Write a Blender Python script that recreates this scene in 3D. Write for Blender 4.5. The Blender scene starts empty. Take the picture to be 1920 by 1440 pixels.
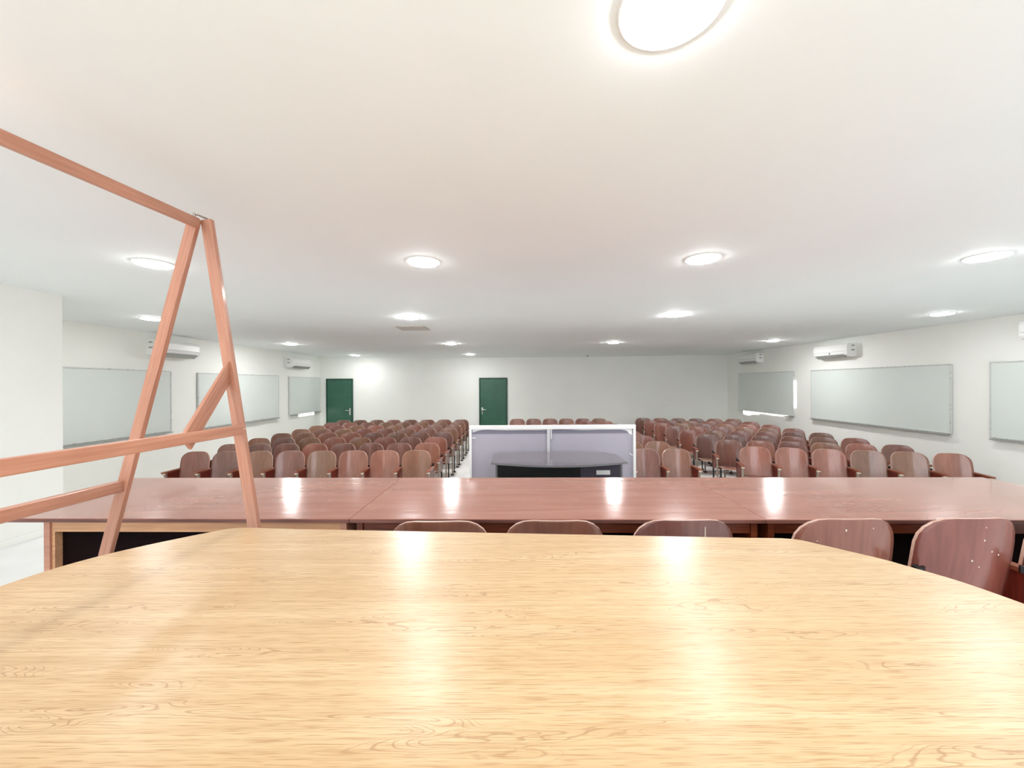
import bpy, bmesh, math, random
from mathutils import Vector, Matrix
random.seed(11)
scene = bpy.context.scene
COL = scene.collection
PI = math.pi

# ------------------------------------------------------------------ camera, world, exposure
CAM_Z = 1.92
cam_data = bpy.data.cameras.new('camera')
cam_data.sensor_width = 36.0
cam_data.lens = 740.0 / 1920.0 * 36.0
cam_data.clip_start = 0.02
cam = bpy.data.objects.new('camera', cam_data)
COL.objects.link(cam)
cam.location = (0, 0, CAM_Z)
cam.rotation_mode = 'XYZ'
cam.rotation_euler = (Matrix.Rotation(PI/2, 3, 'X') @ Matrix.Rotation(-0.0055, 3, 'Z')).to_euler()
scene.camera = cam

world = bpy.data.worlds.new('world'); scene.world = world
world.use_nodes = True
world.node_tree.nodes['Background'].inputs[0].default_value = (0.8, 0.88, 1.0, 1)
world.node_tree.nodes['Background'].inputs[1].default_value = 0.6

LAMP = 165.0           # emission of the hall lamps
LAMP_STAGE = 46.0      # emission of the lamps above the stage
vs = scene.view_settings
scene.display_settings.display_device = 'sRGB'
vs.view_transform = 'Standard'; vs.look = 'None'; vs.exposure = 0.76; vs.gamma = 1.0
vs.use_curve_mapping = False
scene.cycles.max_bounces = 12
scene.cycles.diffuse_bounces = 9
scene.cycles.glossy_bounces = 5
scene.cycles.use_denoising = True
scene.cycles.sample_clamp_indirect = 6.0
scene.cycles.caustics_reflective = False
scene.cycles.caustics_refractive = False

# added fill light behind the camera, in an invented window opening, to brighten the ceiling
al = bpy.data.lights.new('added_rear_fill', 'AREA'); al.shape = 'RECTANGLE'; al.size = 9.5; al.size_y = 1.5
al.energy = 70; al.color = (0.92, 0.965, 1.0)
alo = bpy.data.objects.new('added_rear_fill', al); COL.objects.link(alo)
alo.location = (1.0, -2.30, 1.55); alo.rotation_euler = (PI/2 + 0.12, 0, 0)

# ------------------------------------------------------------------ materials
def srgb(r, g, b):
    f = lambda c: (c/255/12.92) if c/255 <= 0.04045 else ((c/255+0.055)/1.055)**2.4
    return (f(r), f(g), f(b), 1)

class NT:
    def __init__(s, name):
        s.m = bpy.data.materials.new(name); s.m.use_nodes = True
        s.t = s.m.node_tree; s.b = s.t.nodes['Principled BSDF']
    def n(s, typ, **kw):
        x = s.t.nodes.new(typ)
        for k, v in kw.items():
            if k.startswith('i_'):
                key = k[2:]
                key = int(key) if key.isdigit() else key.replace('_', ' ')
                x.inputs[key].default_value = v
            else: setattr(x, k, v)
        return x
    def l(s, a, b): s.t.links.new(a, b)
    def coords(s, scale=(1, 1, 1), rand=False):
        tc = s.n('ShaderNodeTexCoord'); mp = s.n('ShaderNodeMapping')
        mp.inputs['Scale'].default_value = scale
        s.l(tc.outputs['Object'], mp.inputs['Vector'])
        if rand:
            oi = s.n('ShaderNodeObjectInfo')
            mu = s.n('ShaderNodeMath', operation='MULTIPLY'); mu.inputs[1].default_value = 37.0
            s.l(oi.outputs['Random'], mu.inputs[0])
            cx = s.n('ShaderNodeCombineXYZ')
            for i in range(3): s.l(mu.outputs[0], cx.inputs[i])
            s.l(cx.outputs[0], mp.inputs['Location'])
        return mp.outputs[0]
    def ramp(s, fac, stops):
        r = s.n('ShaderNodeValToRGB'); e = r.color_ramp.elements
        while len(e) < len(stops): e.new(0.5)
        for i, (p, c) in enumerate(stops): e[i].position = p; e[i].color = c
        s.l(fac, r.inputs[0]); return r.outputs[0]
    def mix(s, fac, a, b, mode='MIX'):
        m = s.n('ShaderNodeMix', data_type='RGBA', blend_type=mode)
        for sock, v in ((m.inputs[0], fac), (m.inputs[6], a), (m.inputs[7], b)):
            if hasattr(v, 'links'): s.l(v, sock)
            else: sock.default_value = v
        return m.outputs[2]
    def bump(s, h, strength, dist=0.01):
        b = s.n('ShaderNodeBump'); b.inputs['Strength'].default_value = strength
        b.inputs['Distance'].default_value = dist
        s.l(h, b.inputs['Height']); s.l(b.outputs[0], s.b.inputs['Normal'])
    def set(s, **kw):
        for k, v in kw.items():
            s.b.inputs[k.replace('_', ' ')].default_value = v
        return s

def paint(name, col, rough=0.6, var=0.04, bump=0.05, scale=6.0, bscale=180):
    k = NT(name); co = k.coords()
    nz = k.n('ShaderNodeTexNoise'); nz.inputs['Scale'].default_value = scale; nz.inputs['Detail'].default_value = 5
    k.l(co, nz.inputs[0])
    dark = tuple(c*(1-var) for c in col[:3]) + (1,); lite = tuple(min(1, c*(1+var)) for c in col[:3]) + (1,)
    k.l(k.ramp(nz.outputs[0], [(0.3, dark), (0.7, lite)]), k.b.inputs['Base Color'])
    if bump:
        n2 = k.n('ShaderNodeTexNoise'); n2.inputs['Scale'].default_value = bscale; k.l(co, n2.inputs[0])
        k.bump(n2.outputs[0], bump, 0.003)
    k.set(Roughness=rough); return k.m

def wood(name, a, b, axis=0, rough=0.35, fine=70.0, coat=0.0, rand=False, tint=None, bump=0.04):
    """grain runs along the given local axis"""
    k = NT(name); sc = [fine]*3; sc[axis] = fine*0.05
    co = k.coords(tuple(sc), rand)
    nz = k.n('ShaderNodeTexNoise'); nz.inputs['Scale'].default_value = 1.0; nz.inputs['Detail'].default_value = 4
    nz.inputs['Distortion'].default_value = 0.4
    k.l(co, nz.inputs[0])
    c = k.ramp(nz.outputs[0], [(0.3, a), (0.7, b)])
    sc2 = [6.0]*3; sc2[axis] = 1.2
    co2 = k.coords(tuple(sc2), rand)
    n2 = k.n('ShaderNodeTexNoise'); n2.inputs['Scale'].default_value = 1.0; n2.inputs['Detail'].default_value = 3
    k.l(co2, n2.inputs[0])
    c = k.mix(1.0, c, k.ramp(n2.outputs[0], [(0.3, (0.82, 0.82, 0.82, 1)), (0.7, (1.12, 1.12, 1.12, 1))]), 'MULTIPLY')
    if tint:
        oi = k.n('ShaderNodeObjectInfo')
        c = k.mix(1.0, c, k.ramp(oi.outputs['Random'], tint), 'MULTIPLY')
    k.l(c, k.b.inputs['Base Color'])
    k.bump(nz.outputs[0], bump, 0.002)
    k.set(Roughness=rough, Coat_Weight=coat, Coat_Roughness=0.12); return k.m

def plain(name, col, rough=0.5, metal=0.0, emit=None, es=0.0):
    k = NT(name); k.set(Base_Color=col, Roughness=rough, Metallic=metal)
    nz = k.n('ShaderNodeTexNoise'); nz.inputs['Scale'].default_value = 25.0; k.l(k.coords(), nz.inputs[0])
    k.l(k.ramp(nz.outputs[0], [(0.3, (rough*0.85,)*3+(1,)), (0.7, (min(1, rough*1.15),)*3+(1,))]), k.b.inputs['Roughness'])
    if emit: k.set(Emission_Color=emit, Emission_Strength=es)
    return k.m

M = {}
M['wall'] = paint('wall_paint', srgb(238, 239, 234), 0.55, 0.015, 0.10, 2.0, 60)
M['ceiling'] = paint('ceiling_paint', srgb(239, 245, 245), 0.7, 0.012, 0.04, 1.2, 120)
M['floor'] = paint('floor_tile', srgb(244, 243, 240), 0.30, 0.05, 0.02, 3.0)
M['stage'] = paint('stage_floor', srgb(234, 234, 234), 0.45, 0.03, 0.02, 3.0)
M['door'] = paint('green_door_paint', srgb(46, 92, 73), 0.32, 0.10, 0.02, 4.0)
M['door_frame'] = paint('green_frame_paint', srgb(20, 66, 50), 0.4, 0.12, 0.02, 9.0)
M['board'] = paint('whiteboard_surface', srgb(216, 223, 219), 0.18, 0.015, 0.0, 2.0)
M['alu'] = plain('pale_aluminium', srgb(206, 208, 205), 0.3, 0.25)
M['tray'] = plain('grey_aluminium', srgb(160, 162, 158), 0.35, 0.3)
M['chrome'] = plain('chrome', srgb(215, 215, 212), 0.18, 1.0)
M['ac'] = plain('white_plastic', srgb(238, 238, 236), 0.35)
M['ac_grey'] = plain('grey_plastic', srgb(120, 122, 122), 0.5)
M['dark'] = plain('dark_plastic', srgb(40, 40, 42), 0.5)
M['iron'] = plain('black_iron', srgb(26, 22, 24), 0.42, 0.4)
M['post'] = plain('beige_enamel_metal', srgb(150, 135, 122), 0.4, 0.2)
M['cream'] = plain('cream_metal', srgb(225, 215, 200), 0.35, 0.2)
M['lamp_rim'] = plain('lamp_rim', srgb(238, 238, 236), 0.4)
M['lamp'] = plain('lamp_diffuser', (1, 1, 1, 1), 0.5, 0, (0.975, 0.985, 0.985, 1), LAMP)
LAMP_SIDE, LAMP_BACK = 62.0, 90.0
M['lamp_side'] = plain('side_lamp_diffuser', (1, 1, 1, 1), 0.5, 0, (0.975, 0.985, 0.985, 1), LAMP_SIDE)
M['lamp_back'] = plain('back_lamp_diffuser', (1, 1, 1, 1), 0.5, 0, (0.975, 0.985, 0.985, 1), LAMP_BACK)
M['lamp_stage'] = plain('stage_lamp_diffuser', (1, 1, 1, 1), 0.5, 0, (0.965, 0.985, 0.985, 1), LAMP_STAGE)
M['day'] = plain('daylit_pane', (1, 1, 1, 1), 0.5, 0, (1.0, 0.98, 0.93, 1), 3.0)
M['vent'] = plain('vent_metal', srgb(186, 181, 174), 0.6)
M['black'] = plain('black_laminate', srgb(16, 16, 18), 0.5)
M['grey_top'] = plain('grey_glossy_top', srgb(118, 112, 118), 0.10)
M['pedestal'] = plain('dark_grey_panel', srgb(78, 72, 84), 0.45)
M['paper'] = plain('white_label', srgb(240, 240, 238), 0.6)
M['white_frame'] = plain('white_enamel', srgb(250, 250, 250), 0.35)
M['stud'] = plain('pale_grey_batten', srgb(214, 213, 216), 0.5)
M['fabric'] = paint('lilac_grey_fabric', srgb(184, 179, 192), 0.85, 0.03, 0.15, 4.0, 400)
M['hem'] = paint('dark_lilac_hem', srgb(140, 137, 152), 0.85, 0.03, 0.15, 4.0, 400)
TINT = [(0.0, (1.05, 0.78, 0.72, 1)), (0.25, (0.80, 0.74, 0.78, 1)), (0.5, (0.92, 1.0, 0.82, 1)), (0.75, (1.22, 0.98, 0.92, 1)), (1.0, (0.72, 0.80, 0.90, 1))]
M['ply'] = wood('brown_plywood', srgb(140, 98, 85), srgb(156, 112, 98), 2, 0.24, 40, 0.8, True, TINT, 0.02)
M['ply_back'] = wood('brown_plywood_rear', srgb(116, 68, 58), srgb(134, 84, 72), 2, 0.30, 40, 0.35, True, TINT, 0.02)  # rear skin coloured darker to offset the added light from behind
M['ply_edge'] = wood('pale_plywood_edge', srgb(206, 164, 146), srgb(226, 188, 170), 0, 0.4, 60)
M['armwood'] = wood('arm_wood', srgb(128, 66, 46), srgb(158, 92, 66), 1, 0.35, 60, 0.3, True)
M['redwood'] = wood('dark_red_wood', srgb(92, 28, 18), srgb(118, 40, 26), 2, 0.4, 60, 0.2, True)
M['rack'] = wood('reddish_pine', srgb(178, 122, 98), srgb(198, 144, 120), 0, 0.42, 90, 0.15, True)
M['apron_pale'] = wood('raw_pale_wood', srgb(198, 146, 108), srgb(222, 172, 130), 0, 0.6, 70)
M['apron'] = wood('brown_apron', srgb(92, 38, 16), srgb(128, 60, 28), 0, 0.45, 70)
M['panel_shaded'] = wood('shaded_panel_wood', srgb(12, 4, 5), srgb(24, 8, 8), 0, 0.8, 60)  # near-black colour carries the shade under the tables
M['panel_shaded'].node_tree.nodes['Principled BSDF'].inputs['Specular IOR Level'].default_value = 0.08
M['edge_dark'] = wood('worn_brown_edge', srgb(96, 56, 48), srgb(140, 92, 80), 0, 0.5, 40)

def varnished_top():
    k = NT('varnished_brown_top')
    co = k.coords((1.5, 14, 14))
    nz = k.n('ShaderNodeTexNoise'); nz.inputs['Scale'].default_value = 1; nz.inputs['Detail'].default_value = 5; nz.inputs['Distortion'].default_value = 0.6
    k.l(co, nz.inputs[0])
    c = k.ramp(nz.outputs[0], [(0.3, srgb(166, 106, 90)), (0.7, srgb(184, 124, 106))])
    # dull scratches
    co2 = k.coords((5, 3.0, 1)); n3 = k.n('ShaderNodeTexNoise'); n3.inputs['Scale'].default_value = 2.0; n3.inputs['Detail'].default_value = 2
    n3.inputs['Distortion'].default_value = 0.3
    k.l(co2, n3.inputs[0])
    c = k.mix(k.ramp(n3.outputs[0], [(0.60, (0, 0, 0, 1)), (0.80, (0.25,)*3+(1,))]), c, srgb(204, 158, 142))
    k.l(c, k.b.inputs['Base Color'])
    co3 = k.coords((1.2, 7, 1)); w = k.n('ShaderNodeTexNoise'); w.inputs['Scale'].default_value = 2.0; w.inputs['Detail'].default_value = 1
    k.l(co3, w.inputs[0])
    k.bump(w.outputs[0], 0.25, 0.004)
    k.set(Roughness=0.17, Coat_Weight=0.6, Coat_Roughness=0.06, IOR=1.55)
    return k.m
M['varnish'] = varnished_top()

def oak_laminate():
    k = NT('light_oak_laminate')
    tc = k.coords((1, 1, 1))
    # large soft bands along the table
    co = k.coords((0.9, 9.0, 1)); n1 = k.n('ShaderNodeTexNoise'); n1.inputs['Scale'].default_value = 1.3; n1.inputs['Detail'].default_value = 3; n1.inputs['Distortion'].default_value = 0.4
    k.l(co, n1.inputs[0])
    c = k.ramp(n1.outputs[0], [(0.25, srgb(205, 172, 130)), (0.55, srgb(217, 187, 147)), (0.75, srgb(224, 197, 159))])
    # medium streaks
    co = k.coords((1.7, 105, 1)); n2 = k.n('ShaderNodeTexNoise'); n2.inputs['Scale'].default_value = 1; n2.inputs['Detail'].default_value = 4; n2.inputs['Distortion'].default_value = 0.35
    k.l(co, n2.inputs[0])
    c = k.mix(k.ramp(n2.outputs[0], [(0.42, (0.42,)*3+(1,)), (0.60, (0, 0, 0, 1))]), c, srgb(188, 152, 110))
    # fine pores
    co = k.coords((13, 420, 1)); n4 = k.n('ShaderNodeTexNoise'); n4.inputs['Scale'].default_value = 1; n4.inputs['Detail'].default_value = 2
    k.l(co, n4.inputs[0])
    c = k.mix(k.ramp(n4.outputs[0], [(0.36, (0.6,)*3+(1,)), (0.47, (0, 0, 0, 1))]), c, srgb(170, 126, 84))
    # cathedral figure: contour lines of a stretched noise, shown in patches
    co = k.coords((2.0, 17.0, 1)); n5 = k.n('ShaderNodeTexNoise'); n5.inputs['Scale'].default_value = 1.0; n5.inputs['Detail'].default_value = 1.2; n5.inputs['Distortion'].default_value = 0.35
    k.l(co, n5.inputs[0])
    co6 = k.coords((30, 60, 1)); n6 = k.n('ShaderNodeTexNoise'); n6.inputs['Scale'].default_value = 1.0
    k.l(co6, n6.inputs[0])
    ad = k.n('ShaderNodeMath', operation='MULTIPLY_ADD'); ad.inputs[1].default_value = 0.02; k.l(n6.outputs[0], ad.inputs[0]); k.l(n5.outputs[0], ad.inputs[2])
    mu = k.n('ShaderNodeMath', operation='MULTIPLY'); mu.inputs[1].default_value = 230.0; k.l(ad.outputs[0], mu.inputs[0])
    si = k.n('ShaderNodeMath', operation='SINE'); k.l(mu.outputs[0], si.inputs[0])
    line = k.ramp(si.outputs[0], [(0.60, (0, 0, 0, 1)), (1.0, (0.6,)*3+(1,))])
    patch = k.ramp(n5.outputs[0], [(0.55, (0, 0, 0, 1)), (0.62, (1, 1, 1, 1))])
    k.l(k.mix(k.mix(1.0, line, patch, 'MULTIPLY'), c, srgb(160, 120, 84)), k.b.inputs['Base Color'])
    k.bump(n4.outputs[0], 0.03, 0.001)
    k.set(Roughness=0.30, IOR=1.48)
    return k.m
M['oak'] = oak_laminate()

# ------------------------------------------------------------------ mesh helpers
def link(name, me, mat, parent=None, loc=None):
    o = bpy.data.objects.new(name, me)
    if mat is not None and not me.materials: me.materials.append(mat)
    COL.objects.link(o)
    if parent is not None: o.parent = parent
    if loc is not None: o.location = loc
    return o

def tag(o, label, cat, group=None):
    o['label'] = label; o['category'] = cat
    if group: o['group'] = group
    return o
def struct(o):
    o['kind'] = 'structure'; return o
def root(name, loc=(0, 0, 0), rz=0.0):
    o = bpy.data.objects.new(name, None); o.empty_display_size = 0.1
    COL.objects.link(o); o.location = loc; o.rotation_euler = (0, 0, rz); return o

def finish(bm, name, smooth=False):
    bmesh.ops.recalc_face_normals(bm, faces=bm.faces[:])
    me = bpy.data.meshes.new(name); bm.to_mesh(me); bm.free()
    if smooth:
        for p in me.polygons: p.use_smooth = True
    return me

def box_bm(x0, x1, y0, y1, z0, z1, bevel=0.0, seg=2, bm=None):
    own = bmesh.new()
    bmesh.ops.create_cube(own, size=1.0)
    for v in own.verts:
        v.co = Vector(((x0+x1)/2 + v.co.x*(x1-x0), (y0+y1)/2 + v.co.y*(y1-y0), (z0+z1)/2 + v.co.z*(z1-z0)))
    if bevel: bmesh.ops.bevel(own, geom=own.edges[:], offset=bevel, segments=seg, affect='EDGES', profile=0.5)
    if bm is None: return own
    me = bpy.data.meshes.new('t'); own.to_mesh(me); own.free(); bm.from_mesh(me); bpy.data.meshes.remove(me)
    return bm
def box(name, x0, x1, y0, y1, z0, z1, mat, parent=None, bevel=0.0, seg=2):
    return link(name, finish(box_bm(x0, x1, y0, y1, z0, z1, bevel, seg), name), mat, parent)

def bar_bm(p0, p1, w, h, up=(0, 0, 1), bevel=0.003, bm=None):
    """rectangular bar from p0 to p1; h along 'up', w across"""
    p0, p1 = Vector(p0), Vector(p1); d = (p1-p0); L = d.length; x = d.normalized()
    u = Vector(up); y = u.cross(x).normalized(); z = x.cross(y)
    own = box_bm(0, L, -w/2, w/2, -h/2, h/2, bevel, 1)
    mt = Matrix((x, y, z)).transposed().to_4x4(); mt.translation = p0
    own.transform(mt)
    if bm is None: return own
    me = bpy.data.meshes.new('t'); own.to_mesh(me); own.free(); bm.from_mesh(me); bpy.data.meshes.remove(me)
    return bm
def bar(name, p0, p1, w, h, mat, parent=None, up=(0, 0, 1), bevel=0.003):
    """bar object whose local x runs along the bar, so wood grain follows it"""
    p0, p1 = Vector(p0), Vector(p1); d = (p1-p0); L = d.length; x = d.normalized()
    u = Vector(up); y = u.cross(x).normalized(); z = x.cross(y)
    o = link(name, finish(box_bm(0, L, -w/2, w/2, -h/2, h/2, bevel, 2), name), mat, parent)
    mt = Matrix((x, y, z)).transposed().to_4x4(); mt.translation = p0
    o.matrix_local = mt; return o

def prism_bm(pts, z0, z1, bevel=0.0, seg=2):
    bm = bmesh.new()
    lo = [bm.verts.new((x, y, z0)) for x, y in pts]; hi = [bm.verts.new((x, y, z1)) for x, y in pts]
    bm.faces.new(lo[::-1]); bm.faces.new(hi)
    n = len(pts)
    for i in range(n): bm.faces.new((lo[i], lo[(i+1) % n], hi[(i+1) % n], hi[i]))
    if bevel:
        es = [e for e in bm.edges if abs(e.verts[0].co.z-e.verts[1].co.z) < 1e-6]
        bmesh.ops.bevel(bm, geom=es, offset=bevel, segments=seg, affect='EDGES', profile=0.5)
    return bm

def extrude_profile_bm(prof, a0, a1, axis='y'):
    """prof: list of (p, z); extruded along y (p is x) or along x (p is y)"""
    bm = bmesh.new()
    mk = (lambda p, z, a: (p, a, z)) if axis == 'y' else (lambda p, z, a: (a, p, z))
    A = [bm.verts.new(mk(p, z, a0)) for p, z in prof]; B = [bm.verts.new(mk(p, z, a1)) for p, z in prof]
    n = len(prof)
    bm.faces.new(A); bm.faces.new(B[::-1])
    for i in range(n): bm.faces.new((A[i], B[i], B[(i+1) % n], A[(i+1) % n]))
    return bm

def disc_bm(r, z0, z1, seg=40, r_top=None):
    bm = bmesh.new()
    bmesh.ops.create_cone(bm, cap_ends=True, segments=seg, radius1=r, radius2=r_top or r, depth=z1-z0)
    bmesh.ops.translate(bm, verts=bm.verts[:], vec=(0, 0, (z0+z1)/2)); return bm

def lathe_bm(prof, seg=40):
    bm = bmesh.new(); rings = []
    for r, z in prof:
        if r < 1e-5: rings.append([bm.verts.new((0, 0, z))])
        else: rings.append([bm.verts.new((r*math.cos(2*PI*i/seg), r*math.sin(2*PI*i/seg), z)) for i in range(seg)])
    for a, b in zip(rings, rings[1:]):
        for i in range(seg):
            j = (i+1) % seg
            if len(a) == 1 and len(b) == 1: continue
            if len(a) == 1: bm.faces.new((a[0], b[i], b[j]))
            elif len(b) == 1: bm.faces.new((a[i], a[j], b[0]))
            else: bm.faces.new((a[i], a[j], b[j], b[i]))
    return bm

# ------------------------------------------------------------------ the room
XL, XR, YB, YF, ZC = -6.28, 7.05, 12.92, -2.4, 2.85
XS, YS = -4.62, 4.06          # side wall of the stage, where it ends
SZ, SY = 0.457, 4.62          # stage height, stage front edge

struct(box('floor', XL-0.2, XR+0.2, YF-0.2, YB+0.2, -0.1, 0, M['floor']))
struct(box('floor_stage', XS-0.01, XR, YF, SY, 0.001, SZ, M['stage'], bevel=0.006))
struct(box('wall_back', XL-0.2, XR+0.2, YB, YB+0.15, 0, ZC+0.1, M['wall']))
struct(box('wall_left', XL-0.15, XL, YF-0.2, YB, 0, ZC+0.1, M['wall']))
struct(box('wall_right', XR, XR+0.15, YF-0.2, YB, 0, ZC+0.1, M['wall']))
fw = bmesh.new()  # unseen wall, with a wide opening invented for the added fill light
box_bm(XL-0.2, XR+0.2, YF-0.15, YF, 0, 0.75, 0, 1, fw); box_bm(XL-0.2, XR+0.2, YF-0.15, YF, 2.35, ZC+0.1, 0, 1, fw)
box_bm(XL-0.2, -3.8, YF-0.15, YF, 0.75, 2.35, 0, 1, fw); box_bm(5.8, XR+0.2, YF-0.15, YF, 0.75, 2.35, 0, 1, fw)
struct(link('wall_front', finish(fw, 'wall_front'), M['wall']))
struct(box('wall_stage_left', XL+0.001, XS, YF, YS, 0.001, ZC+0.01, M['wall'], bevel=0.004))
struct(box('baseboard_stage', XS, XS+0.012, YF, YS, SZ, SZ+0.065, M['wall'], bevel=0.003))
def ceil_z(x, y):
    t = min(1, max(0, (y-9.6)/3.2)); s = t*t*(3-2*t)
    return ZC - 0.062*s*max(0, 1-((x-0.2)/6.6)**2)
bm = bmesh.new(); NX, NY = 28, 60
g = [[bm.verts.new((XL-0.1+(XR-XL+0.2)*i/NX, YF-0.1+(YB-YF+0.2)*j/NY, 0)) for i in range(NX+1)] for j in range(NY+1)]
for row in g:
    for v in row: v.co.z = ceil_z(v.co.x, v.co.y)
for j in range(NY):
    for i in range(NX): bm.faces.new((g[j][i], g[j+1][i], g[j+1][i+1], g[j][i+1]))
bmesh.ops.recalc_face_normals(bm, faces=bm.faces[:])
ret = bmesh.ops.extrude_face_region(bm, geom=bm.faces[:])
for v in [e for e in ret['geom'] if isinstance(e, bmesh.types.BMVert)]: v.co.z = ZC+0.12
struct(link('ceiling', finish(bm, 'ceiling', True), M['ceiling']))
bpy.data.objects['ceiling'].data.polygons.foreach_set('use_smooth', [False]*len(bpy.data.objects['ceiling'].data.polygons))

# doors in the back wall
def door(name, x0, x1, zt, handle_side):
    r = struct(root(name, ((x0+x1)/2, YB, 0))); w = (x1-x0)/2
    f = bmesh.new(); t = 0.035
    box_bm(-w, -w+t, -0.045, 0, 0, zt, 0.003, 1, f); box_bm(w-t, w, -0.045, 0, 0, zt, 0.003, 1, f)
    box_bm(-w+t, w-t, -0.045, 0, zt-t, zt, 0.003, 1, f)
    link('door_frame', finish(f, 'door_frame'), M['door_frame'], r)
    d = box('door_leaf', -w+t+0.003, w-t-0.003, -0.028, -0.002, 0.01, zt-t-0.004, M['door'], r, 0.002)
    hx = handle_side*(w-t-0.06); hz = 1.06
    hb = bmesh.new()
    box_bm(hx-0.02, hx+0.02, -0.036, -0.028, hz-0.12, hz+0.10, 0.003, 2, hb)
    bar_bm((hx, -0.034, hz+0.03), (hx, -0.085, hz+0.03), 0.018, 0.018, (0, 0, 1), 0.004, hb)
    bar_bm((hx+handle_side*0.01, -0.085, hz+0.03), (hx-handle_side*0.13, -0.085, hz+0.03), 0.018, 0.022, (0, 0, 1), 0.006, hb)
    link('door_handle', finish(hb, 'door_handle', True), M['chrome'], d)
    return r
door('door_1', -6.07, -5.20, 2.125, 1)
door('door_2', -1.075, -0.155, 2.128, -1)

# ------------------------------------------------------------------ daylight that shows at the edges of two boards
def pane(name, side, pts):
    # pts in (y, z); thin pane on the wall
    x = XL if side < 0 else XR
    bm = bmesh.new(); e = -side*0.008
    A = [bm.verts.new((x, y, z)) for y, z in pts]; B = [bm.verts.new((x+e, y, z)) for y, z in pts]
    bm.faces.new(A); bm.faces.new(B[::-1]); n = len(pts)
    for i in range(n): bm.faces.new((A[i], B[i], B[(i+1) % n], A[(i+1) % n]))
    return struct(link(name, finish(bm, name), M['day']))
Z = CAM_Z
pane('window_1', 1, [(9.79, Z-0.63), (9.79, Z+0.04), (12.0, Z+0.04), (12.02, Z-0.95), (11.75, Z-0.97), (11.55, Z-0.92), (11.3, Z-0.915), (11.2, Z-0.868), (10.6, Z-0.885), (10.1, Z-0.868), (10.05, Z-0.80), (9.9, Z-0.63)])
pane('window_2', -1, [(11.6, Z-0.5), (12.5, Z-0.5), (12.5, Z-0.93), (11.6, Z-0.925)])

# ------------------------------------------------------------------ whiteboards
def whiteboard(side, y0, y1, z0, z1, label):
    x = XL if side < 0 else XR; s = -side
    r = root('whiteboard', (x, (y0+y1)/2, (z0+z1)/2)); tag(r, label, 'whiteboard', 'whiteboards along the side walls')
    L, H = (y1-y0)/2, (z1-z0)/2
    X = lambda a, b: (min(s*a, s*b), max(s*a, s*b))
    a, b = X(0.012, 0.028)
    box('writing_surface', a, b, -L+0.012, L-0.012, -H+0.012, H-0.012, M['board'], r)
    f = bmesh.new(); a, b = X(0.009, 0.036)
    box_bm(a, b, -L, L, H-0.018, H, 0.004, 2, f); box_bm(a, b, -L, L, -H, -H+0.018, 0.004, 2, f)
    box_bm(a, b, -L, -L+0.018, -H+0.018, H-0.018, 0.004, 2, f); box_bm(a, b, L-0.018, L, -H+0.018, H-0.018, 0.004, 2, f)
    link('board_frame', finish(f, 'board_frame'), M['alu'], r)
    a, b = X(0.030, 0.085)
    if y1 < 9.5 or side < 0:
        box('pen_tray', a, b, -L+0.03, L-0.03, -H-0.022, -H-0.004, M['tray'], r, 0.004)
    else:
        box('pen_tray', a, b, -L+0.03, -L+0.28, -H-0.022, -H-0.004, M['tray'], r, 0.004)
whiteboard(-1, 4.45, 7.24, Z-0.83, Z+0.275, 'whiteboard on the left wall nearest the stage, partly behind the projecting wall')
whiteboard(-1, 7.86, 10.58, Z-0.855, Z+0.262, 'middle whiteboard on the left wall, seen behind the wooden rack')
whiteboard(-1, 11.08, 12.86, Z-0.85, Z+0.245, 'short-looking whiteboard on the left wall beside the corner green door')
whiteboard(1, 9.84, 12.25, Z-0.845, Z+0.285, 'far whiteboard on the right wall with daylight showing around its edges')
whiteboard(1, 6.31, 9.27, Z-0.84, Z+0.285, 'long whiteboard in the middle of the right wall under an air conditioner')
whiteboard(1, 2.95, 5.80, Z-0.83, Z+0.285, 'whiteboard on the right wall cut off by the right picture edge')

# ------------------------------------------------------------------ air conditioners
def aircon(side, y0, y1, zt, label, spot=False):
    x = XL if side < 0 else XR; s = -side; h = 0.275
    r = root('air_conditioner', (x, (y0+y1)/2, zt-h)); tag(r, label, 'air conditioner', 'split air conditioners high on the side walls')
    L = (y1-y0)/2
    prof = [(0.002, 0.02), (0.002, h), (0.165, h), (0.195, h-0.012), (0.208, h-0.05), (0.212, 0.12), (0.205, 0.07), (0.185, 0.035), (0.13, 0.01), (0.06, 0.0)]
    prof = [(s*p, z) for p, z in prof]
    link('body', finish(extrude_profile_bm(prof, -L, L), 'ac_body'), M['ac'], r)
    M_l = M['tray']
    lp = [(s*p, z) for p, z in [(0.205, 0.055), (0.212, 0.045), (0.15, -0.012), (0.135, -0.006), (0.14, 0.012)]]
    link('louver', finish(extrude_profile_bm(lp, -L+0.09, L-0.06), 'ac_louver'), M_l, r)
    a, b = sorted((s*0.208, s*0.2135))
    box('panel_seam', a, b, -L+0.02, L-0.02, 0.118, 0.122, M['ac_grey'], r)
    if spot:
        box('display', a, b+0.002 if s > 0 else b, -0.02, 0.01, 0.075, 0.10, M['dark'], r, 0.001)
    for q in range(2): box('side_clip', min(s*0.05, s*0.12), max(s*0.05, s*0.12), -L-0.004, -L, h-0.06-0.09*q, h-0.035-0.09*q, M['tray'], r, 0.001, 1)
aircon(-1, 6.77, 7.68, Z+0.80, 'white air conditioner on the left wall, half behind the wooden rack')
aircon(-1, 10.95, 11.95, Z+0.765, 'white air conditioner on the left wall nearest the back corner')
aircon(1, 8.06, 8.95, Z+0.80, 'white air conditioner on the right wall above the long middle whiteboard', True)
aircon(1, 11.05, 11.95, Z+0.835, 'white air conditioner on the right wall nearest the back corner')
aircon(1, 4.45, 5.325, Z+0.81, 'white air conditioner just cut off by the right picture edge')

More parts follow.
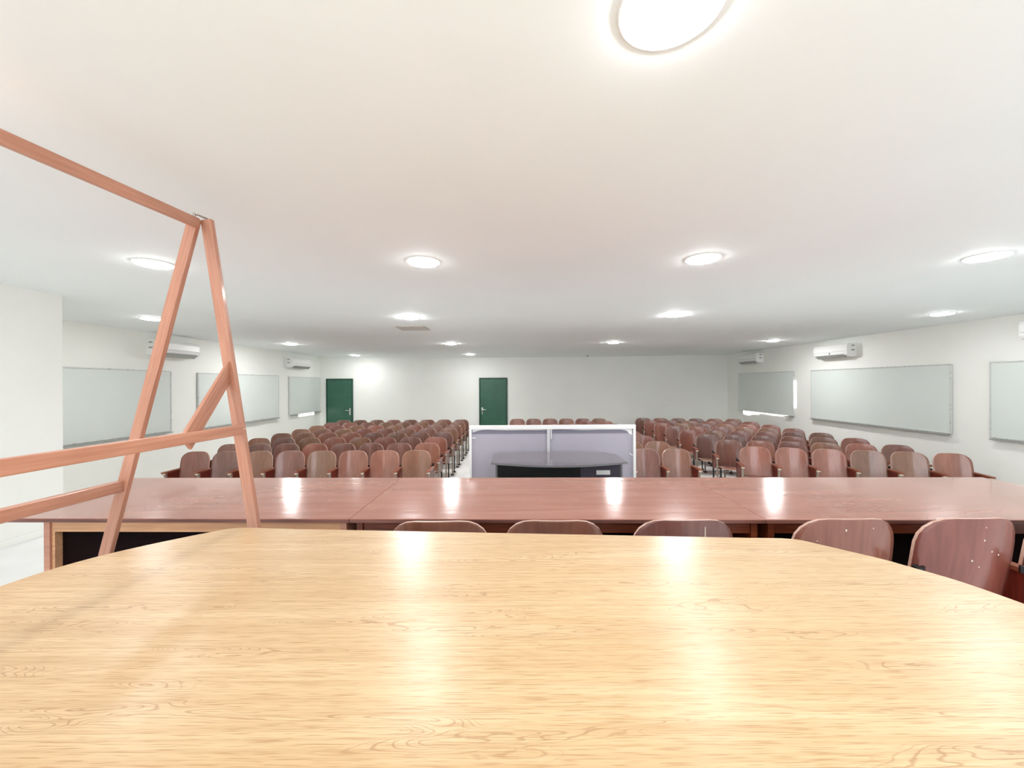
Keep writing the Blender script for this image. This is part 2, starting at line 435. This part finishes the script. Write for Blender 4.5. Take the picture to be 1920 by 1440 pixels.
# ------------------------------------------------------------------ ceiling lamps
rim_me = finish(lathe_bm([(0.119, 0.0), (0.119, -0.008), (0.127, -0.008), (0.130, -0.004), (0.130, 0.0), (0.119, 0.0)]), 'lamp_rim', True)
rim_me.materials.append(M['lamp_rim'])
dif_me = finish(lathe_bm([(0.0, -0.022), (0.08, -0.021), (0.108, -0.016), (0.1165, -0.008), (0.1185, -0.001), (0.0, -0.001)]), 'lamp_diffuser', True)
dif_me.materials.append(M['lamp'])
DIF = {}
for kk in ('lamp_stage', 'lamp_side', 'lamp_back'):
    DIF[kk] = dif_me.copy(); DIF[kk].materials[0] = M[kk]
def lamp(x, y, label):
    r = root('ceiling_light', (x, y, ceil_z(x, y)))
    tag(r, label, 'ceiling light', 'round white ceiling lights')
    link('trim_ring', rim_me, None, r); link('diffuser', DIF['lamp_stage'] if y < 4 else DIF['lamp_back'] if y > 10 else DIF['lamp_side'] if (y < 7 and abs(x) > 4) else dif_me, None, r)
pos4 = ['far left', 'left of centre', 'right of centre', 'far right']
for (x, y), p in zip([(-2.71, 2.99), (-0.665, 2.98), (1.43, 2.94), (3.53, 2.93)], pos4):
    lamp(x, y, f'large round ceiling light, {p} of the nearest full row of four')
for (x, y), p in zip([(-4.95, 5.43), (-1.40, 5.45), (2.22, 5.36), (5.88, 5.39)], pos4):
    lamp(x, y, f'round ceiling light, {p} of the second row of four')
for (x, y), p in zip([(-4.98, 8.90), (-1.39, 9.0), (2.30, 8.94), (5.77, 8.72)], pos4):
    lamp(x, y, f'small-looking round ceiling light, {p} of the third row of four')
lamp(-4.75, 12.0, 'smallest-looking round ceiling light close to the back wall near the corner green door')
lamp(-1.24, 11.65, 'smallest-looking round ceiling light close to the back wall above the middle green door')
lamp(0.397, 0.97, 'biggest round ceiling light, overhead at the top edge of the picture')
for (x, y), p in zip([(-1.72, 0.97), (2.48, 0.97), (4.56, 0.97), (-0.66, -1.1), (1.43, -1.1)],
                     ['above the near end of the wooden rack', 'above the right end of the oak table', 'beyond the right end of the oak table',
                      'behind the camera, left of centre', 'behind the camera, right of centre']):
    lamp(x, y, 'round ceiling light out of view ' + p)

# ceiling diffuser grille and small detector
r = root('ceiling_vent', (-1.62, 6.47, ZC)); tag(r, 'flat grey square air vent in the ceiling behind the second light row', 'vent')
f = bmesh.new(); a = 0.24
box_bm(-a, a, -a, -a+0.03, -0.012, 0, 0.002, 1, f); box_bm(-a, a, a-0.03, a, -0.012, 0, 0.002, 1, f)
box_bm(-a, -a+0.03, -a+0.03, a-0.03, -0.012, 0, 0.002, 1, f); box_bm(a-0.03, a, -a+0.03, a-0.03, -0.012, 0, 0.002, 1, f)
link('vent_frame', finish(f, 'vent_frame'), M['vent'], r)
slat_me = finish(bar_bm((-a+0.03, 0, -0.008), (a-0.03, 0, -0.008), 0.03, 0.003, (0, 0.5, 1), 0.0), 'slat'); slat_me.materials.append(M['vent'])
for i in range(9): link('slat', slat_me, None, r, (0, -a+0.055+i*0.0463, 0))
r = root('smoke_detector', (2.36, 12.3, ceil_z(2.36, 12.3))); tag(r, 'tiny round white detector on the ceiling near the back wall', 'detector')
link('base', finish(disc_bm(0.05, -0.012, 0, 24), 'detector_base'), M['ac'], r)
link('cap', finish(disc_bm(0.028, -0.035, -0.012, 24, 0.04), 'detector_cap'), M['ac_grey'], r)
r = root('wall_socket', (5.17, YB, 1.41)); tag(r, 'small square electrical box on the back wall at right', 'switch')
box('plate', -0.085, 0.085, -0.03, 0, -0.07, 0.07, M['ac'], r, 0.008)
box('rocker', -0.045, 0.045, -0.036, -0.03, -0.02, 0.02, M['ac'], r, 0.002)

# ------------------------------------------------------------------ auditorium chair
BW, BZ0, BZ1 = 0.238, 0.35, 0.86
def backrest_mesh():
    """curved plywood shell: rounded outline mapped on a grid, two skins and an edge"""
    NXg, NZg = 16, 16; H = BZ1-BZ0; bm = bmesh.new()
    def half_w(t):      # half width at height fraction t (rounded top corners, slight taper down)
        w = BW - 0.012*(1-t)
        rt = 0.125; d = (1-t)*H; w = BW - 0.016*max(0, (t-0.4)/0.6)**2 - 0.010*(1-t)
        if d < rt: w = w - rt + (max(0, 1-((rt-d)/rt)**2.3))**(1/2.3)*rt
        rb = 0.05; d = t*H
        if d < rb: w = w - rb + math.sqrt(max(0, rb*rb-(rb-d)**2))
        return w
    ts = [1-math.cos(PI*0.5*j/NZg) for j in range(NZg+1)]
    ts = [0.5*(1-math.cos(PI*j/NZg)) for j in range(NZg+1)]
    def P(u, t, off):
        w = half_w(t); x = u*w
        crown = 0.010*(1-(x/BW)**2)*(1 if t > 0.5 else 0)*min(1, (t-0.5)*2) if t > 0.5 else 0
        y = 0.085*t - 0.055*(x/BW)**2 + 0.012*math.sin(PI*t) + off
        return (x, y, BZ0+H*t + crown)
    F = [[bm.verts.new(P(-1+2*i/NXg, t, 0)) for i in range(NXg+1)] for t in ts]
    B = [[bm.verts.new(P(-1+2*i/NXg, t, 0.014)) for i in range(NXg+1)] for t in ts]
    for j in range(NZg):
        for i in range(NXg):
            bm.faces.new((F[j][i], F[j][i+1], F[j+1][i+1], F[j+1][i]))
            bm.faces.new((B[j][i], B[j+1][i], B[j+1][i+1], B[j][i+1])).material_index = 2
    loop = [(0, i) for i in range(NXg)] + [(j, NXg) for j in range(NZg)] + [(NZg, i) for i in range(NXg, 0, -1)] + [(j, 0) for j in range(NZg, 0, -1)]
    for k in range(len(loop)):
        a, b = loop[k], loop[(k+1) % len(loop)]
        f = bm.faces.new((F[a[0]][a[1]], B[a[0]][a[1]], B[b[0]][b[1]], F[b[0]][b[1]])); f.material_index = 1
    bmesh.ops.recalc_face_normals(bm, faces=bm.faces[:])
    me = bpy.data.meshes.new('backrest'); bm.to_mesh(me); bm.free()
    for p in me.polygons: p.use_smooth = p.material_index != 1
    me.materials.append(M['ply']); me.materials.append(M['ply_edge']); me.materials.append(M['ply_back'])
    return me
def seat_mesh():
    NXg, NYg = 12, 12; bm = bmesh.new(); W, D = 0.215, 0.40
    def P(i, j, off):
        u = -1+2*i/NXg; t = j/NYg            # t=0 rear, 1 front
        w = W
        if t > 0.8: w = W - 0.05*((t-0.8)/0.2)**2
        x = u*w; y = 0.0 - D*t + 0.02*(u*u)*t
        z = 0.425 + 0.012*math.cos(t*PI*1.2+2.4) - 0.014*(1-u*u)*math.sin(PI*min(1, t*1.1)) - 0.035*max(0, t-0.82)/0.18*max(0, t-0.82)/0.18 + 0.02*t
        return (x, y, z+off)
    F = [[bm.verts.new(P(i, j, 0)) for i in range(NXg+1)] for j in range(NYg+1)]
    B = [[bm.verts.new(P(i, j, -0.014)) for i in range(NXg+1)] for j in range(NYg+1)]
    for j in range(NYg):
        for i in range(NXg):
            bm.faces.new((F[j][i], F[j+1][i], F[j+1][i+1], F[j][i+1])); bm.faces.new((B[j][i], B[j][i+1], B[j+1][i+1], B[j+1][i]))
    loop = [(0, i) for i in range(NXg)] + [(j, NXg) for j in range(NYg)] + [(NYg, i) for i in range(NXg, 0, -1)] + [(j, 0) for j in range(NYg, 0, -1)]
    for k in range(len(loop)):
        a, b = loop[k], loop[(k+1) % len(loop)]
        f = bm.faces.new((F[a[0]][a[1]], B[a[0]][a[1]], B[b[0]][b[1]], F[b[0]][b[1]])); f.material_index = 1
    bmesh.ops.recalc_face_normals(bm, faces=bm.faces[:])
    me = bpy.data.meshes.new('seat'); bm.to_mesh(me); bm.free()
    for p in me.polygons: p.use_smooth = p.material_index == 0
    me.materials.append(M['ply']); me.materials.append(M['ply_edge'])
    return me
BACK_ME, SEAT_ME = backrest_mesh(), seat_mesh()
def me_mat(bm, name, mat, smooth=False):
    me = finish(bm, name, smooth); me.materials.append(mat); return me
arm_pts = [(-0.022, 0.10), (0.022, 0.10), (0.026, -0.24), (0.020, -0.285), (0.0, -0.30), (-0.020, -0.285), (-0.026, -0.24)]
ARM_ME = me_mat(prism_bm(arm_pts, 0.595, 0.618, 0.005), 'armrest', M['armwood'])
PANEL_ME = me_mat(extrude_profile_bm([(0.09, 0.36), (0.10, 0.596), (-0.22, 0.596), (-0.20, 0.50), (-0.12, 0.40), (-0.06, 0.36)], -0.009, 0.009, 'x'), 'side_panel', M['redwood'])
pb = bmesh.new()
bar_bm((0, -0.225, 0.012), (0, -0.225, 0.594), 0.026, 0.040, (0, 1, 0), 0.004, pb)
POST_ME = me_mat(pb, 'front_post', M['post'])
pb = bmesh.new()
bar_bm((0, 0.05, 0.012), (0, 0.115, 0.66), 0.022, 0.034, (0, 1, 0), 0.004, pb)
RPOST_ME = me_mat(pb, 'rear_post', M['iron'])
pb = bmesh.new()
box_bm(-0.03, 0.03, -0.265, -0.185, 0.0, 0.022, 0.006, 2, pb); box_bm(-0.03, 0.03, 0.01, 0.09, 0.0, 0.022, 0.006, 2, pb)
FOOT_ME = me_mat(pb, 'foot_plate', M['iron'])
pb = lathe_bm([(0, -0.012), (0.016, -0.010), (0.024, 0.0), (0.024, 0.016), (0, 0.016)], 14)
pb.transform(Matrix.Translation((0, -0.262, 0.579)))
CAP_ME = me_mat(pb, 'arm_bracket', M['cream'], True)
pb = bmesh.new()
for q in (-1, 1): bar_bm((q*0.215, 0.060, 0.62), (q*0.249, 0.090, 0.62), 0.016, 0.034, (0, 0, 1), 0.003, pb)
bar_bm((-0.236, 0.035, 0.395), (0.236, 0.035, 0.395), 0.020, 0.030, (0, 0, 1), 0.003, pb)
RAIL_ME = me_mat(pb, 'back_rail', M['iron'])

def make_chair(loc, rz, label, cat_group, sides=(1,), half=0.25):
    r = root('auditorium_chair', loc, rz); tag(r, label, 'chair', cat_group)
    def part(name, me, x=0):
        o = bpy.data.objects.new(name, me); COL.objects.link(o); o.parent = r; o.location = (x, 0, 0); return o
    b = part('backrest', BACK_ME); b.rotation_euler = (0, 0, random.uniform(-0.02, 0.02))
    part('seat', SEAT_ME); part('back_rail', RAIL_ME)
    for s in sides:
        x = s*half
        part('armrest', ARM_ME, x); part('side_panel', PANEL_ME, x); part('front_post', POST_ME, x)
        part('rear_post', RPOST_ME, x); part('foot_plate', FOOT_ME, x); part('arm_bracket', CAP_ME, x)
    return r
ORD = ['first', 'second', 'third', 'fourth', 'fifth', 'sixth', 'seventh', 'eighth']
ROWN = ['front row', 'second row', 'third row', 'fourth row', 'fifth row', 'sixth row', 'seventh row', 'back row']
# left block: 8 rows of 8
for rr in range(8):
    for k in range(8):
        x = -1.27 - 0.25 - 0.5*k; y = 6.22 + 0.782*rr
        make_chair((x, y, 0), random.uniform(-0.012, 0.012),
                   f'brown plywood auditorium chair, left block, {ROWN[rr]}, {ORD[k]} seat from the aisle',
                   'auditorium chairs of the left block', (1, -1) if k == 7 else (1,))
# centre block: 8 rows of 6, mostly behind the white-framed panel
for rr in range(8):
    for k in range(6):
        if rr == 6 and k > 1: continue
        x = 2.85 - 0.245 - 0.49*k; y = 6.24 + 0.795*rr
        make_chair((x, y, 0), random.uniform(-0.012, 0.012),
                   f'brown plywood auditorium chair, centre block, {ROWN[rr]}, {ORD[k]} seat from its right end',
                   'auditorium chairs of the centre block', (1, -1) if k == 5 or (rr == 6 and k == 1) else (1,), 0.245)
# right block: 8 slanting rows of 6
for rr in range(8):
    sl = -0.285 + 0.010*rr
    for k in range(6):
        x = 3.95 + 0.487*k; y = 6.40 + 0.785*rr + sl*(x-3.95)
        make_chair((x, y, 0), math.atan(sl) + random.uniform(-0.012, 0.012),
                   f'brown plywood auditorium chair, right block, {ROWN[rr]}, {ORD[k]} seat from its left end',
                   'auditorium chairs of the right block', (1, -1) if k == 0 else (1,), 0.25)

# ------------------------------------------------------------------ dark varnished tables in a row on the stage
TR = math.radians(-1.15); TY = 2.083; TT = Z-0.713
cr, sr = math.cos(TR), math.sin(TR)
def long_table(x0, x1, label, pale, legs):
    r = root('long_table', (x0*cr, TY + x0*sr, SZ), TR); tag(r, label, 'table', 'dark varnished tables end to end')
    L = x1-x0-0.002; D = 0.925; H = TT-SZ
    box('tabletop', 0, L, 0, D, H-0.019, H, M['varnish'], r, 0.002, 1)
    box('edge_band', 0.001, L-0.001, -0.004, 0.0005, H-0.0205, H-0.002, M['edge_dark'], r, 0.001, 1)
    ap = bmesh.new()
    box_bm(legs[0], L-legs[1], 0.035, 0.055, H-0.085, H-0.019, 0.001, 1, ap)
    box_bm(legs[0], L-legs[1], D-0.06, D-0.04, H-0.085, H-0.019, 0.001, 1, ap)
    link('apron', finish(ap, 'apron'), M['apron_pale'] if pale else M['apron'], r)
    for x in (legs[0]-0.034, L-legs[1]):
        box('side_panel', x, x+0.034, 0.025, D-0.04, 0, H-0.019, M['rack'] if pale else M['apron'], r, 0.002)
    if pale: box('batten', legs[0], legs[0]+0.016, 0.036, 0.074, 0.02, H-0.085, M['apron_pale'], r, 0.001)
    box('modesty_panel', legs[0], L-legs[1], *((0.075, 0.093) if pale else (0.30, 0.318)), 0.02, H-0.02, M['panel_shaded'], r)
long_table(-2.975, -0.868, 'dark varnished long table at the left end with a pale wood apron', True, (0.44, 0.06))
long_table(-0.868, 1.319, 'dark varnished long table in the middle of the row of tables', False, (0.06, 0.06))
long_table(1.319, 3.48, 'dark varnished long table at the right end, nearest the right wall', False, (0.06, 0.40))

# ------------------------------------------------------------------ stage chairs tucked under the tables, seen from behind
for i, (x, lab, sd) in enumerate([(-0.335, 'leftmost brown chair back between the two tables', (1, -1)), (0.19, 'second brown chair back from the left between the two tables', (1,)),
                     (0.775, 'third brown chair back from the left, with a pale scratch', (1, -1)),
                     (1.47, 'brown chair with flecked back showing beside the oak table corner', (1, -1)),
                     (2.01, 'brown chair with white paint specks on its tall visible back', (-1,)),
                     (2.55, 'brown chair cut off by the right picture edge beside the oak table', (-1,))]):
    x += 0.035 if i == 3 else 0.05 if i == 4 else 0.03 if i == 5 else 0
    c = make_chair((x, 1.835, SZ), PI + random.uniform(-0.01, 0.01), lab, 'chairs behind the dark tables', sd, 0.26)
    for ch in c.children:
        if ch.name.startswith('backrest'): ch.scale = (1.0, 1, 1.0); ch.location.z = -0.012
    if i in (3, 4):
        pk = bmesh.new(); rs = random.Random(i*7+1)
        for q in range(7):
            px, pt = rs.uniform(-0.17, 0.17), rs.uniform(0.45, 0.93)
            yy = 0.085*pt - 0.055*(px/BW)**2 + 0.012*math.sin(PI*pt) + 0.0145
            s_ = rs.uniform(0.0015, 0.004)
            box_bm(px-s_, px+s_, yy-0.0008, yy+0.0012, BZ0+0.51*pt-s_, BZ0+0.51*pt+s_*1.6, 0.0005, 1, pk)
        link('paint_specks', finish(pk, 'paint_specks'), M['cream'], c)
    if i == 2:
        px = -0.075; pk = bmesh.new(); yy = 0.085*0.93 - 0.055*(px/BW)**2 + 0.012*math.sin(PI*0.93) + 0.0145
        box_bm(px-0.0015, px+0.0015, yy-0.004, yy+0.001, BZ0+0.51*0.85, BZ0+0.51*0.985, 0.0003, 1, pk)
        link('scratch', finish(pk, 'scratch'), M['cream'], c)

# ------------------------------------------------------------------ light oak conference table in the foreground
OT = Z-0.613
ctl = [(-1.19, 1.700), (-1.27, 1.648), (-1.345, 1.583), (-1.43, 1.50), (-1.496, 1.420), (-1.545, 1.330), (-1.572, 1.235), (-1.59, 1.10), (-1.60, 0.9), (-1.585, 0.68), (-1.53, 0.50),
       (-1.42, 0.36), (-1.25, 0.26), (-1.05, 0.22), (0.0, 0.17), (0.95, 0.15), (1.18, 0.22), (1.33, 0.36), (1.42, 0.55), (1.445, 0.75), (1.435, 0.95), (1.407, 1.085), (1.372, 1.208), (1.32, 1.30), (1.275, 1.37), (1.215, 1.435), (1.155, 1.498), (1.096, 1.548)]
def smooth_loop(P, n=4):
    out = []
    for i in range(len(P)):
        a, b, c, d = (Vector(P[(i+k) % len(P)]) for k in (-1, 0, 1, 2))
        for q in range(n):
            t = q/n
            out.append(tuple(0.5*((2*b) + (c-a)*t + (2*a-5*b+4*c-d)*t*t + (3*b-a-3*c+d)*t**3)))
    return out
k0 = ctl.index((-1.19, 1.700)); straight = [(-1.19+2.286*i/12, 1.700-0.152*i/12) for i in range(1, 12)]
ctl = smooth_loop(ctl + straight[::-1])
r = root('oak_table', (0, 0, SZ)); tag(r, 'large light oak laminate table with rounded ends in the foreground', 'table')
H = OT-SZ
link('tabletop', finish(prism_bm(ctl[::-1], H-0.028, H, 0.003), 'oak_top'), M['oak'], r)
edge = [(x*1.0008+0.0, y*1.0+0.0) for x, y in ctl]
link('underside', finish(prism_bm([(x*0.985, 0.93+(y-0.93)*0.98) for x, y in ctl][::-1], H-0.036, H-0.028), 'oak_under'), M['apron'], r)
for x in (-1.0, 0.85):
    box('leg_panel', x, x+0.03, 0.5, 1.3, 0, H-0.036, M['apron'], r, 0.003)
box('stretcher', -0.97, 0.85, 0.88, 0.905, 0.25, 0.55, M['apron'], r, 0.002)

# ------------------------------------------------------------------ wooden A-frame rack at left
r = root('wooden_rack', (-1.49, 1.0, SZ)); tag(r, 'tall reddish wooden A-frame rack with long rails at the left', 'rack')
def W(x, y, z): return (x+1.49, y-1.0, z+CAM_Z-SZ)
ZF = -(CAM_Z-SZ)+0.001
for yy, nm in ((1.90, 'far'), (0.02, 'near')):
    bar('leg', W(-1.513, yy-0.012, 0.80), W(-2.125, yy-0.012, ZF), 0.026, 0.050, M['rack'], r, (0, 1, 0) if False else (1, 0, 0.3))
    bar('leg', W(-1.475, yy+0.016, 0.803), W(-1.140, yy+0.016, ZF), 0.026, 0.050, M['rack'], r, (1, 0, 0.3))
bar('top_rail', W(-1.497, 1.885, 0.775), W(-1.74, 0.03, 0.775), 0.024, 0.046, M['rack'], r)
bar('lower_rail', W(-1.303, 1.905, -0.212), W(-1.385, 0.0, -0.212), 0.024, 0.047, M['rack'], r)
bar('lower_rail', W(-1.865, 1.885, -0.475), W(-1.945, 0.03, -0.475), 0.040, 0.050, M['rack'], r)
for o in list(r.children):
    pass
bar('brace', W(-1.370, 1.925, 0.088), W(-1.325, 1.60, -0.235), 0.014, 0.080, M['rack'], r)
bar('brace', W(-1.40, 0.05, 0.115), W(-1.39, 0.34, -0.235), 0.014, 0.080, M['rack'], r)
pk = bmesh.new(); bar_bm(W(-1.500, 1.86, 0.815), W(-1.478, 1.93, 0.812), 0.016, 0.006, (0, 0, 1), 0.002, pk)
bar_bm(W(-1.503, 1.872, 0.79), W(-1.503, 1.872, 0.817), 0.012, 0.012, (0, 1, 0), 0.003, pk)
link('hinge_bolt', finish(pk, 'hinge_bolt', True), M['chrome'], r)
pk = disc_bm(0.004, 0, 0.003, 12); pk.transform(Matrix.Translation(W(-1.2765, 1.875, -0.207)) @ Matrix.Rotation(PI/2, 4, 'Y'))
link('screw', finish(pk, 'screw', True), M['chrome'], r)

# ------------------------------------------------------------------ grey-topped black desk behind the tables
DZ = Z-0.713; r = root('small_desk', (0.0, 0.0, SZ)); tag(r, 'small black desk with glossy grey bowed top before the framed panel', 'desk')
H = DZ-SZ
yn, yf = 3.58, 4.10; xl, xr = -0.195, 1.045
front = [(xl + (xr-xl)*i/16, yn - 0.15*math.sin(PI*i/16)**0.9) for i in range(17)]
pts = front + [(xr+0.0, yf-0.12), (xr-0.10, yf), (xl+0.07, yf), (xl, yf-0.06)]
link('desktop', finish(prism_bm(pts, H-0.016, H, 0.002), 'desktop'), M['grey_top'], r)
pb = bmesh.new()
for a, b in zip(front, front[1:]): bar_bm((a[0], a[1]-0.003, H-0.009), (b[0], b[1]-0.003, H-0.009), 0.004, 0.011, (0, 0, 1), 0.0, pb)
link('edge_band', finish(pb, 'edge_band'), M['ac_grey'], r)
for x in (-0.155, 0.985): box('side_panel', x, x+0.018, 3.60, 4.06, 0, H-0.017, M['ac_grey'], r, 0.001)
box('back_panel', -0.137, 0.985, 3.98, 4.0, 0.1, H-0.017, M['black'], r)
fp = box('front_rail', -0.137, 0.62, 3.60, 3.618, H-0.20, H-0.017, M['black'], r)
d = box('drawer_unit', 0.62, 0.984, 3.60, 3.97, H-0.42, H-0.018, M['pedestal'], r, 0.002)
box('drawer_label', 0.765, 0.89, 3.5965, 3.60, H-0.118, H-0.078, M['paper'], d, 0.0005)

# ------------------------------------------------------------------ white-framed fabric panel
FX0, FX1, FZ1, FY = -0.472, 1.352, Z-0.452, 4.33
r = root('framed_panel', ((FX0+FX1)/2, FY, SZ)); tag(r, 'wide lilac-grey fabric panel in a white frame behind the small desk', 'panel')
cx = (FX0+FX1)/2; hw = (FX1-FX0)/2; Hh = FZ1-SZ
box('top_bar', -hw, hw, -0.015, 0.015, Hh-0.045, Hh, M['white_frame'], r, 0.003)
box('side_bar', -hw, -hw+0.028, -0.015, 0.015, 0, Hh-0.045, M['white_frame'], r, 0.003)
box('side_bar', hw-0.028, hw, -0.015, 0.015, 0, Hh-0.045, M['white_frame'], r, 0.003)
box('bottom_bar', -hw+0.028, hw-0.028, -0.015, 0.015, 0, 0.04, M['white_frame'], r, 0.003)
box('centre_stud', 0.396-cx-0.016, 0.396-cx+0.016, -0.013, 0.010, 0.04, Hh-0.045, M['stud'], r, 0.003)
box('short_batten', 0.425-cx-0.010, 0.425-cx+0.010, -0.010, 0.010, Hh-0.155, Hh-0.045, M['stud'], r, 0.002)
# white liner with a wavy, round-cornered inner edge
out = []; inn = []
N = 60; wi, z_hi, z_lo = hw-0.034, Hh-0.052, 0.05
for i in range(N+1):
    u = -1+2*i/N; x = u*wi
    dz = 0.0035*math.sin(u*7+1) + 0.002*math.sin(u*13)
    c = 0.16; d_ = (1-abs(u))*wi
    if d_ < c: dz -= (0.042 if u > 0 else 0.026)*(1-d_/c)**2.2 + (0.022 if (u > 0 and d_ < 0.05) else 0)
    inn.append((x, z_hi+dz-0.004))
bm = bmesh.new()
def strip(bm, A, B, y0, y1):
    va = [[bm.verts.new((x, y, z)) for x, z in A] for y in (y0, y1)]; vb = [[bm.verts.new((x, y, z)) for x, z in B] for y in (y0, y1)]
    n = len(A)
    for i in range(n-1):
        bm.faces.new((va[0][i], va[0][i+1], vb[0][i+1], vb[0][i])); bm.faces.new((va[1][i+1], va[1][i], vb[1][i], vb[1][i+1]))
        bm.faces.new((vb[0][i], vb[0][i+1], vb[1][i+1], vb[1][i])); bm.faces.new((va[0][i+1], va[0][i], va[1][i], va[1][i+1]))
    for i in (0, n-1): bm.faces.new((va[0][i], vb[0][i], vb[1][i], va[1][i]))
strip(bm, [(x, Hh-0.03) for x, z in inn], inn, 0.016, 0.020)
link('liner', finish(bm, 'liner'), M['white_frame'], r)
box('fabric', -hw+0.010, hw-0.010, 0.021, 0.026, 0.01, Hh-0.01, M['fabric'], r)
box('hem', -hw+0.012, hw-0.012, 0.018, 0.0209, Hh-0.098, Hh-0.05, M['hem'], r)
for x, z, s in ((-hw+0.05, Hh-0.15, -0.5), (hw-0.045, Hh-0.33, 0.7)):
    bar('cloth_tie', (x-0.02, 0.010, z+0.02*abs(s)), (x+0.02, 0.010, z-0.02*s), 0.006, 0.010, M['white_frame'], r, (0, 0, 1), 0.001)
